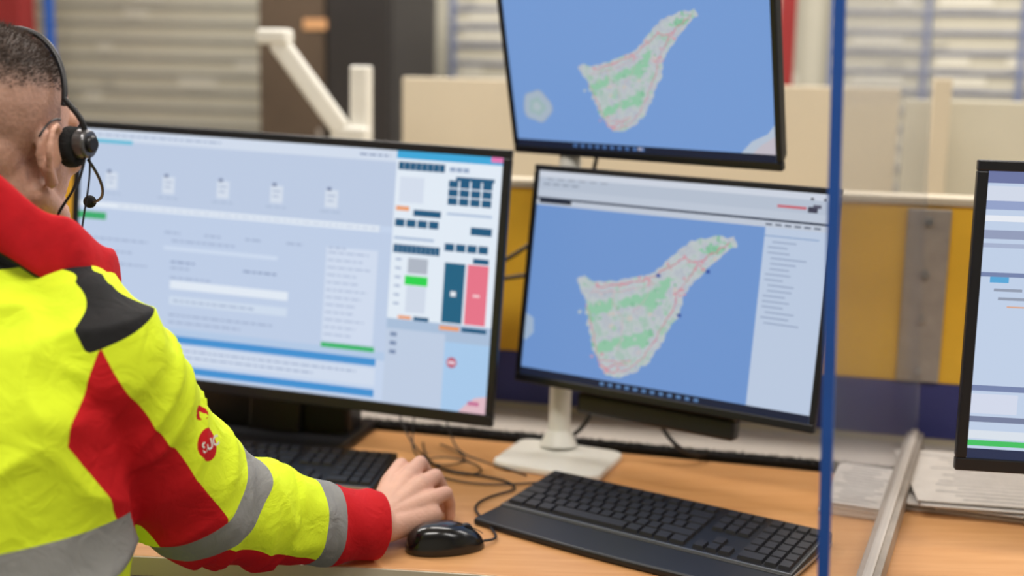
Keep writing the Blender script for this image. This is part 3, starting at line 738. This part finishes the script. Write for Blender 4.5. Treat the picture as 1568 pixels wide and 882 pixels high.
# collar
NA = 64
def interp(tab, x):
    for (a, va), (b, vb) in zip(tab, tab[1:]):
        if a <= x <= b:
            t = (x-a)/(b-a); t = t*t*(3-2*t); return va+(vb-va)*t
    return tab[-1][1]
zu = [(0, 1.322), (45, 1.303), (90, 1.246), (135, 1.200), (172, 1.17)]; zl = [(0, 1.215), (45, 1.212), (90, 1.166), (135, 1.138), (172, 1.08)]
ru = [(0, .098), (45, .104), (90, .106), (135, .114), (172, .114)]; rl = [(0, .103), (45, .108), (90, .112), (135, .116), (172, .116)]
CC = Vector((-.572, 1.392, 0)); rows = []
def cpt(a, k, off=0):
    x = abs(a); r = interp(rl, x)+(interp(ru, x)-interp(rl, x))*k+off
    z = interp(zl, x)+(interp(zu, x)-interp(zl, x))*k
    dr_ = -f2*math.cos(math.radians(a))+r2*math.sin(math.radians(a))
    r += .0025*math.sin(a*.13+k*2)+.002*noise.noise(Vector((a*.09, k*2, 3)))
    return CC+dr_*r+UP*z
angs = [-172+344*i/NA for i in range(NA+1)]
for side in (0, 1):     # outer, inner
    for k in ([0, .35, .7, 1] if side == 0 else [1, .7, .35, 0]):
        rows.append([cpt(a, k, -side*.007+(.005*math.sin(k*math.pi) if side == 0 else 0)) for a in angs])
V = [p for r in rows for p in r]; F = []; fm = []; n = NA+1
for k in range(len(rows)):
    k2 = (k+1) % len(rows)
    for i in range(NA): F.append((k*n+i, k*n+i+1, k2*n+i+1, k2*n+i)); fm.append(0 if k < 4 else 1)
F.append(tuple(k*n for k in range(8))); fm.append(0); F.append(tuple(k*n+NA for k in range(8))[::-1]); fm.append(0)
o = mesh_obj('collar', V, F, [M_collar, M_lining], fm, smooth=True); sb = o.modifiers.new('s', 'SUBSURF'); sb.levels = 1; sb.render_levels = 1; child(o, man)
wire('collar_emblem', [cpt(28+4.5*math.cos(t*.7), .32+.09*math.sin(t*.7), .0075) for t in range(9)], .0009, M_white, man)
wire('collar_emblem_tail', [cpt(31, .14, .0065), cpt(37, .12, .0065), cpt(42, .17, .0065)], .0009, M_white, man)

# skin
def skin_mat(hair=False):
    m = mat('skin' + ('_head' if hair else ''), (212, 164, 142), .5, var=.08, scale=35, bump=.25, bscale=220)
    nt = m.node_tree; b = nt.nodes['Principled BSDF']
    b.inputs['Subsurface Weight'].default_value = .08; b.inputs['Subsurface Radius'].default_value = (.012, .005, .003); b.inputs['Subsurface Scale'].default_value = .5
    if hair:
        src = b.inputs['Base Color'].links[0].from_socket
        a = nt.nodes.new('ShaderNodeAttribute'); a.attribute_name = 'hair'
        tc = nt.nodes.new('ShaderNodeTexCoord'); n = nt.nodes.new('ShaderNodeTexNoise'); n.inputs['Scale'].default_value = 260; n.inputs['Detail'].default_value = 3
        nt.links.new(tc.outputs['Object'], n.inputs['Vector'])
        s = nt.nodes.new('ShaderNodeMath'); s.operation = 'MULTIPLY_ADD'; s.inputs[1].default_value = .4; s.inputs[2].default_value = -.2
        nt.links.new(n.outputs['Fac'], s.inputs[0])
        s2 = nt.nodes.new('ShaderNodeMath'); s2.operation = 'ADD'; s2.use_clamp = True
        nt.links.new(a.outputs['Fac'], s2.inputs[0]); nt.links.new(s.outputs[0], s2.inputs[1])
        x = nt.nodes.new('ShaderNodeMix'); x.data_type = 'RGBA'; nt.links.new(s2.outputs[0], x.inputs[0])
        nt.links.new(src, x.inputs[6]); x.inputs[7].default_value = (*lin((66, 55, 49)), 1)
        nt.links.new(x.outputs[2], b.inputs['Base Color'])
    return m
M_skin = skin_mat(); M_headskin = skin_mat(True)
hf = Vector((.34, .94, -.06)).normalized(); hr = Vector((hf.y, -hf.x, 0)).normalized(); hu = hr.cross(hf)
HC = Vector((-.590, 1.425, 1.330)); HR = Matrix((hr, hf, hu)).transposed()
def H(x, y, z): return HC+HR @ Vector((x, y, z))
P = [ell(H(0, -.012, .028), (.076, .096, .090), HR), ell(H(0, .022, -.03), (.064, .070, .085), HR), ell(H(0, .045, -.085), (.044, .046, .034), HR),
     ell(H(0, -.045, -.02), (.062, .055, .06), HR), ell(H(0, .095, -.096), (.018, .014, .014), HR)]
P += chain([H(0, .090, .004), H(0, .104, -.022), H(0, .112, -.036)], [.008, .010, .013]); P += chain([H(-.013, .1, -.04), H(.013, .1, -.04)], [.009, .009])
P += chain([H(-.04, .072, .014), H(-.015, .086, .016), H(.015, .086, .016), H(.04, .072, .014)], [.012]*4)
P += chain([H(-.02, .084, -.064), H(0, .093, -.062), H(.02, .084, -.064)], [.007, .009, .007]); P += chain([H(-.017, .084, -.073), H(0, .091, -.074), H(.017, .084, -.073)], [.007, .009, .007])
for sx in (-1, 1):
    P += [ell(H(sx*.042, .06, -.03), (.022, .025, .022), HR)]
    P += chain([H(sx*.055, .0, -.07), H(sx*.04, .05, -.098), H(sx*.015, .082, -.102)], [.016, .014, .014])
    P += chain([H(sx*.074, .008, -.026), H(sx*.080, .006, .0), H(sx*.086, -.006, .008), H(sx*.092, -.020, .002), H(sx*.093, -.026, -.020), H(sx*.087, -.018, -.042), H(sx*.079, -.006, -.056)], [.0045, .0045, .0045, .0045, .0045, .005, .008])
    P += [ell(H(sx*.079, -.010, -.024), (.006, .017, .027), HR @ Matrix.Rotation(sx*-.35, 3, 'Z'))]
nb = NK+Vector((.0, .0, -.02))
P += chain([H(0, -.022, -.05), H(0, -.035, -.10), nb+Vector((0, -.0, .03)), nb], [.056, .056, .060, .066])
hd = union('head_and_neck', P, .0032, M_headskin, smooth=5)
vals = []
for v in hd.data.vertices:
    q = HR.transposed() @ (v.co-HC)
    lim = .024+max(0, q.y-.03)*1.0
    if abs(q.x) > .079: h = 0
    else:
        h = max(0, min(1, (q.z-lim)/.05))
        h = max(h*.95, .38*max(0, min(1, (q.z+.055)/.05))*(1 if q.y < .02 else 0)*(1 if abs(q.x) < .078 else 0))
        if q.y > .055 and q.z < .075: h = 0
    vals.append(h)
at = hd.data.attributes.new('hair', 'FLOAT', 'POINT'); at.data.foreach_set('value', vals); child(hd, man)
rnd = random.Random(5); st = []; ok = [i for i, h in enumerate(vals) if h > .45]
for _ in range(11000):
    i = rnd.choice(ok); v = hd.data.vertices[i]; n = v.normal; h = vals[i]
    b0 = v.co+Vector((rnd.uniform(-.002, .002), rnd.uniform(-.002, .002), rnd.uniform(-.002, .002)))-n*.001
    ln = (.003+.009*max(0, h-.45)/.55)*rnd.uniform(.6, 1.1)
    dv = (n*.5+HR @ Vector((rnd.uniform(-.4, .4), rnd.uniform(.1, .9), rnd.uniform(-.2, .2)))).normalized(); sd = dv.cross(n+Vector((.1, .2, .3))).normalized()*.0005
    st.append(([b0-sd, b0+sd, b0+dv*ln], [(0, 1, 2)]))
v, f = merge(st); child(mesh_obj('hair', v, f, M_hair), man)
for sx in (-1, 1):
    v, f = ell(H(sx*.031, .0755, -.004), .0125); child(mesh_obj('eye', v, f, M_eye, smooth=True), man)
    v, f = ell(H(sx*.0315, .0860, -.004), .0045); child(mesh_obj('iris', v, f, M_iris, smooth=True), man)
    v, f = merge(chain([H(sx*.017, .098, .022), H(sx*.032, .092, .027), H(sx*.047, .077, .022)], [.003, .003, .002])); child(mesh_obj('eyebrow', v, f, M_hair, smooth=True), man)

# headset
hs = empty('headset', H(.09, .012, -.02))
for sx in (-1, 1):
    v, f = cyl(H(sx*.078, .020, -.016), H(sx*.094, .022, -.016), .024, .023, 32); o = mesh_obj('ear_cushion', v, f, M_foam); bevel(o, .005, 3); child(o, hs)
    v, f = cyl(H(sx*.093, .022, -.012), H(sx*.109, .023, -.012), .017, .016, 32); o = mesh_obj('earcup', v, f, M_gun); bevel(o, .003, 3); child(o, hs)
    v, f = cyl(H(sx*.109, .023, -.012), H(sx*.114, .023, -.012), .010, .009, 24); o = mesh_obj('earcup_cap', v, f, M_black); bevel(o, .002); child(o, hs)
    wire('yoke_arm', [H(sx*.102, .021, .004), H(sx*.102, .018, .018), H(sx*.092, .014, .026), H(sx*.083, .010, .038)], .0034, M_black, hs)
pts = []
for k in range(21):
    a = math.pi*k/20; pts.append(H(.083*math.cos(a), .010+.018*math.sin(a), .030+.086*math.sin(a)))
wire('headband', pts, .0036, M_black, hs)
wire('headset_cable', [H(.104, .02, -.024), H(.106, .012, -.050), H(.093, .0, -.078), H(.075, .0, -.10), H(.07, .01, -.13)], .0017, M_black, hs)
wire('headset_cable_thin', [H(.108, .022, -.024), H(.106, .03, -.055), H(.092, .03, -.09), H(.09, .03, -.125)], .0012, M_black, hs)
wire('microphone_boom', [H(.100, .03, -.030), H(.098, .06, -.055), H(.075, .10, -.080), H(.03, .125, -.085)], .0018, M_black, hs)
v, f = ell(H(.025, .127, -.085), (.008, .008, .008)); child(mesh_obj('microphone_tip', v, f, M_foam, smooth=True), hs)
wire('behind_ear_loop', [H(.086, .0, .014), H(.090, -.018, .016), H(.092, -.032, .006), H(.088, -.036, -.006)], .0014, M_black, hs)

# hands
W0 = Vector((-.168, 1.632, .790))
fing = {'index': [(-.160, 1.718, .822), (-.149, 1.764, .834), (-.136, 1.790, .806), (-.128, 1.796, .776)],
        'middle': [(-.138, 1.722, .826), (-.121, 1.770, .836), (-.107, 1.791, .804), (-.101, 1.793, .772)],
        'ring': [(-.117, 1.712, .820), (-.097, 1.753, .822), (-.086, 1.768, .794), (-.084, 1.769, .768)],
        'pinky': [(-.100, 1.694, .807), (-.080, 1.726, .806), (-.075, 1.739, .784), (-.075, 1.739, .765)],
        'thumb': [(-.180, 1.668, .788), (-.188, 1.704, .782), (-.174, 1.740, .774), (-.152, 1.762, .768)]}
def hand_parts(T):
    out = chain([T(Vector((-.215, 1.592, .795))), T(W0), ], [.029, .0275])
    for k, pl in fing.items():
        pl = [T(Vector(p)) for p in pl]
        rr = {'thumb': [.017, .0135, .012, .0100], 'pinky': [.0138, .0100, .0090, .0078]}.get(k, [.0150, .0112, .0100, .0086])
        out += chain(pl, rr)
        if k != 'thumb': out += chain([T(W0+Vector((0, .008, 0))), pl[0]], [.022, rr[0]])
    out += chain([T(W0), T(Vector((-.178, 1.668, .788)))], [.02, .017])
    out += chain([T(W0+Vector((.012, 0, -.004))), T(Vector((-.100, 1.682, .788)))], [.020, .018])
    out += [ell(T(Vector((-.138, 1.69, .802))), (.032, .036, .020))]
    return out
HM = Vector((-.010, 0, -.005))
child(union('right_hand', hand_parts(lambda p: p+HM), .0022, M_skin, smooth=4), man)
nails = []
for k, pl in fing.items():
    a, b = Vector(pl[2])+HM, Vector(pl[3])+HM; d = (b-a).normalized(); o_ = Vector((.25, .35, .4)); o_ = (o_-d*o_.dot(d)).normalized()
    u = d.cross(o_).normalized(); R = Matrix((u, d, o_)).transposed()
    nails.append(ell(b+o_*.0072-d*.001, (.0052, .0062, .0016), R))
M_nail = mat('nail', (222, 180, 162), .3); v, f = merge(nails); child(mesh_obj('right_hand_nails', v, f, M_nail, smooth=True), man)
dR = Vector((.42, .91, 0)).normalized(); rR = Vector((dR.y, -dR.x, 0)); LW = Vector((-.660, 1.855, .800)); dL = Vector((.50, .86, 0)).normalized(); rL = Vector((dL.y, -dL.x, 0))
def TL_(p):
    q = p-W0; return LW+dL*q.dot(dR)-rL*q.dot(rR)+UP*(q.z+.012)
child(union('left_hand', hand_parts(TL_), .003, M_skin, smooth=4), man)

# legs
pel = Vector((-.655, 1.272, .53)); P = []
P += [ell(pel, (.17, .14, .10), Matrix((r2, f2, UP)).transposed())]
for sx in (-1, 1):
    hip = pel+r2*.095*sx; kn = hip+f2*.40+r2*.03*sx+UP*.0; an = kn+f2*.03+UP*(-.43)
    P += chain([hip, hip.lerp(kn, .5)+UP*.005, kn, kn.lerp(an, .4)-f2*.01, an], [.088, .080, .062, .056, .045])
child(union('trousers', P, .009, M_denim, smooth=6), man)
for sx in (-1, 1):
    hip = pel+r2*.095*sx; kn = hip+f2*.40+r2*.03*sx; an = kn+f2*.03+UP*(-.43)
    fl = Vector((an.x, an.y, 0))
    P = chain([fl+UP*.06, fl+f2*.05+UP*.05, fl+f2*.12+UP*.04, fl+f2*.17+UP*.035], [.042, .042, .036, .03])+[ell(fl-f2*.02+UP*.045, .04)]
    o = union('shoe', P, .006, M_shoe, smooth=4)
    for v in o.data.vertices: v.co.z = max(v.co.z, .003)
    child(o, man)

# chair
ch = empty('office_chair', (-.66, 1.26, 0)); RC = Matrix((r2, f2, UP)).transposed(); c0 = Vector((-.66, 1.265, 0))
def cb_(name, off, s, m, bv): return child(box(name, c0+RC @ Vector(off), s, m, RC, bv), ch)
cb_('seat', (0, .03, .425), (.48, .46, .07), M_fabric, .03)
cb_('backrest', (0, -.225, .66), (.40, .045, .30), M_fabric, .02)
cb_('back_bracket', (0, -.215, .46), (.06, .03, .18), M_black, .005)
v, f = cyl(c0+UP*.08, c0+UP*.40, .028); child(mesh_obj('gas_lift', v, f, M_steel), ch)
for k in range(5):
    a = 2*math.pi*k/5+.3; q = Vector((math.cos(a), math.sin(a), 0))
    v, f = cyl(c0+UP*.09, c0+q*.28+UP*.065, .024, .015, 12); child(mesh_obj('spoke', v, f, M_black), ch)
    t_ = Vector((-q.y, q.x, 0)); v, f = cyl(c0+q*.28-t_*.015+UP*.03, c0+q*.28+t_*.015+UP*.03, .03, n=18); child(mesh_obj('castor', v, f, M_black), ch)

# ------------------------------------------------------------ turn the surveyed frame into room axes
RZ = Matrix.Rotation(ROOM, 4, 'Z')
for o in DESIGN_TOPS: o.matrix_world = RZ @ o.matrix_world

# ------------------------------------------------------------ camera
cam = bpy.data.cameras.new('camera'); co = link(bpy.data.objects.new('camera', cam))
cam.sensor_width = 36; cam.sensor_fit = 'HORIZONTAL'; cam.lens = 1939/1600*36; cam.clip_start = .05
M = RZ @ Matrix.Rotation(math.radians(80), 4, 'X') @ Matrix.Rotation(math.radians(1.2), 4, 'Z'); M.translation = (0, 0, 1.41)
co.matrix_world = M
cam.dof.use_dof = True; cam.dof.focus_distance = 1.55; cam.dof.aperture_fstop = 2.0
scene.camera = co
scene.view_settings.view_transform = 'Standard'
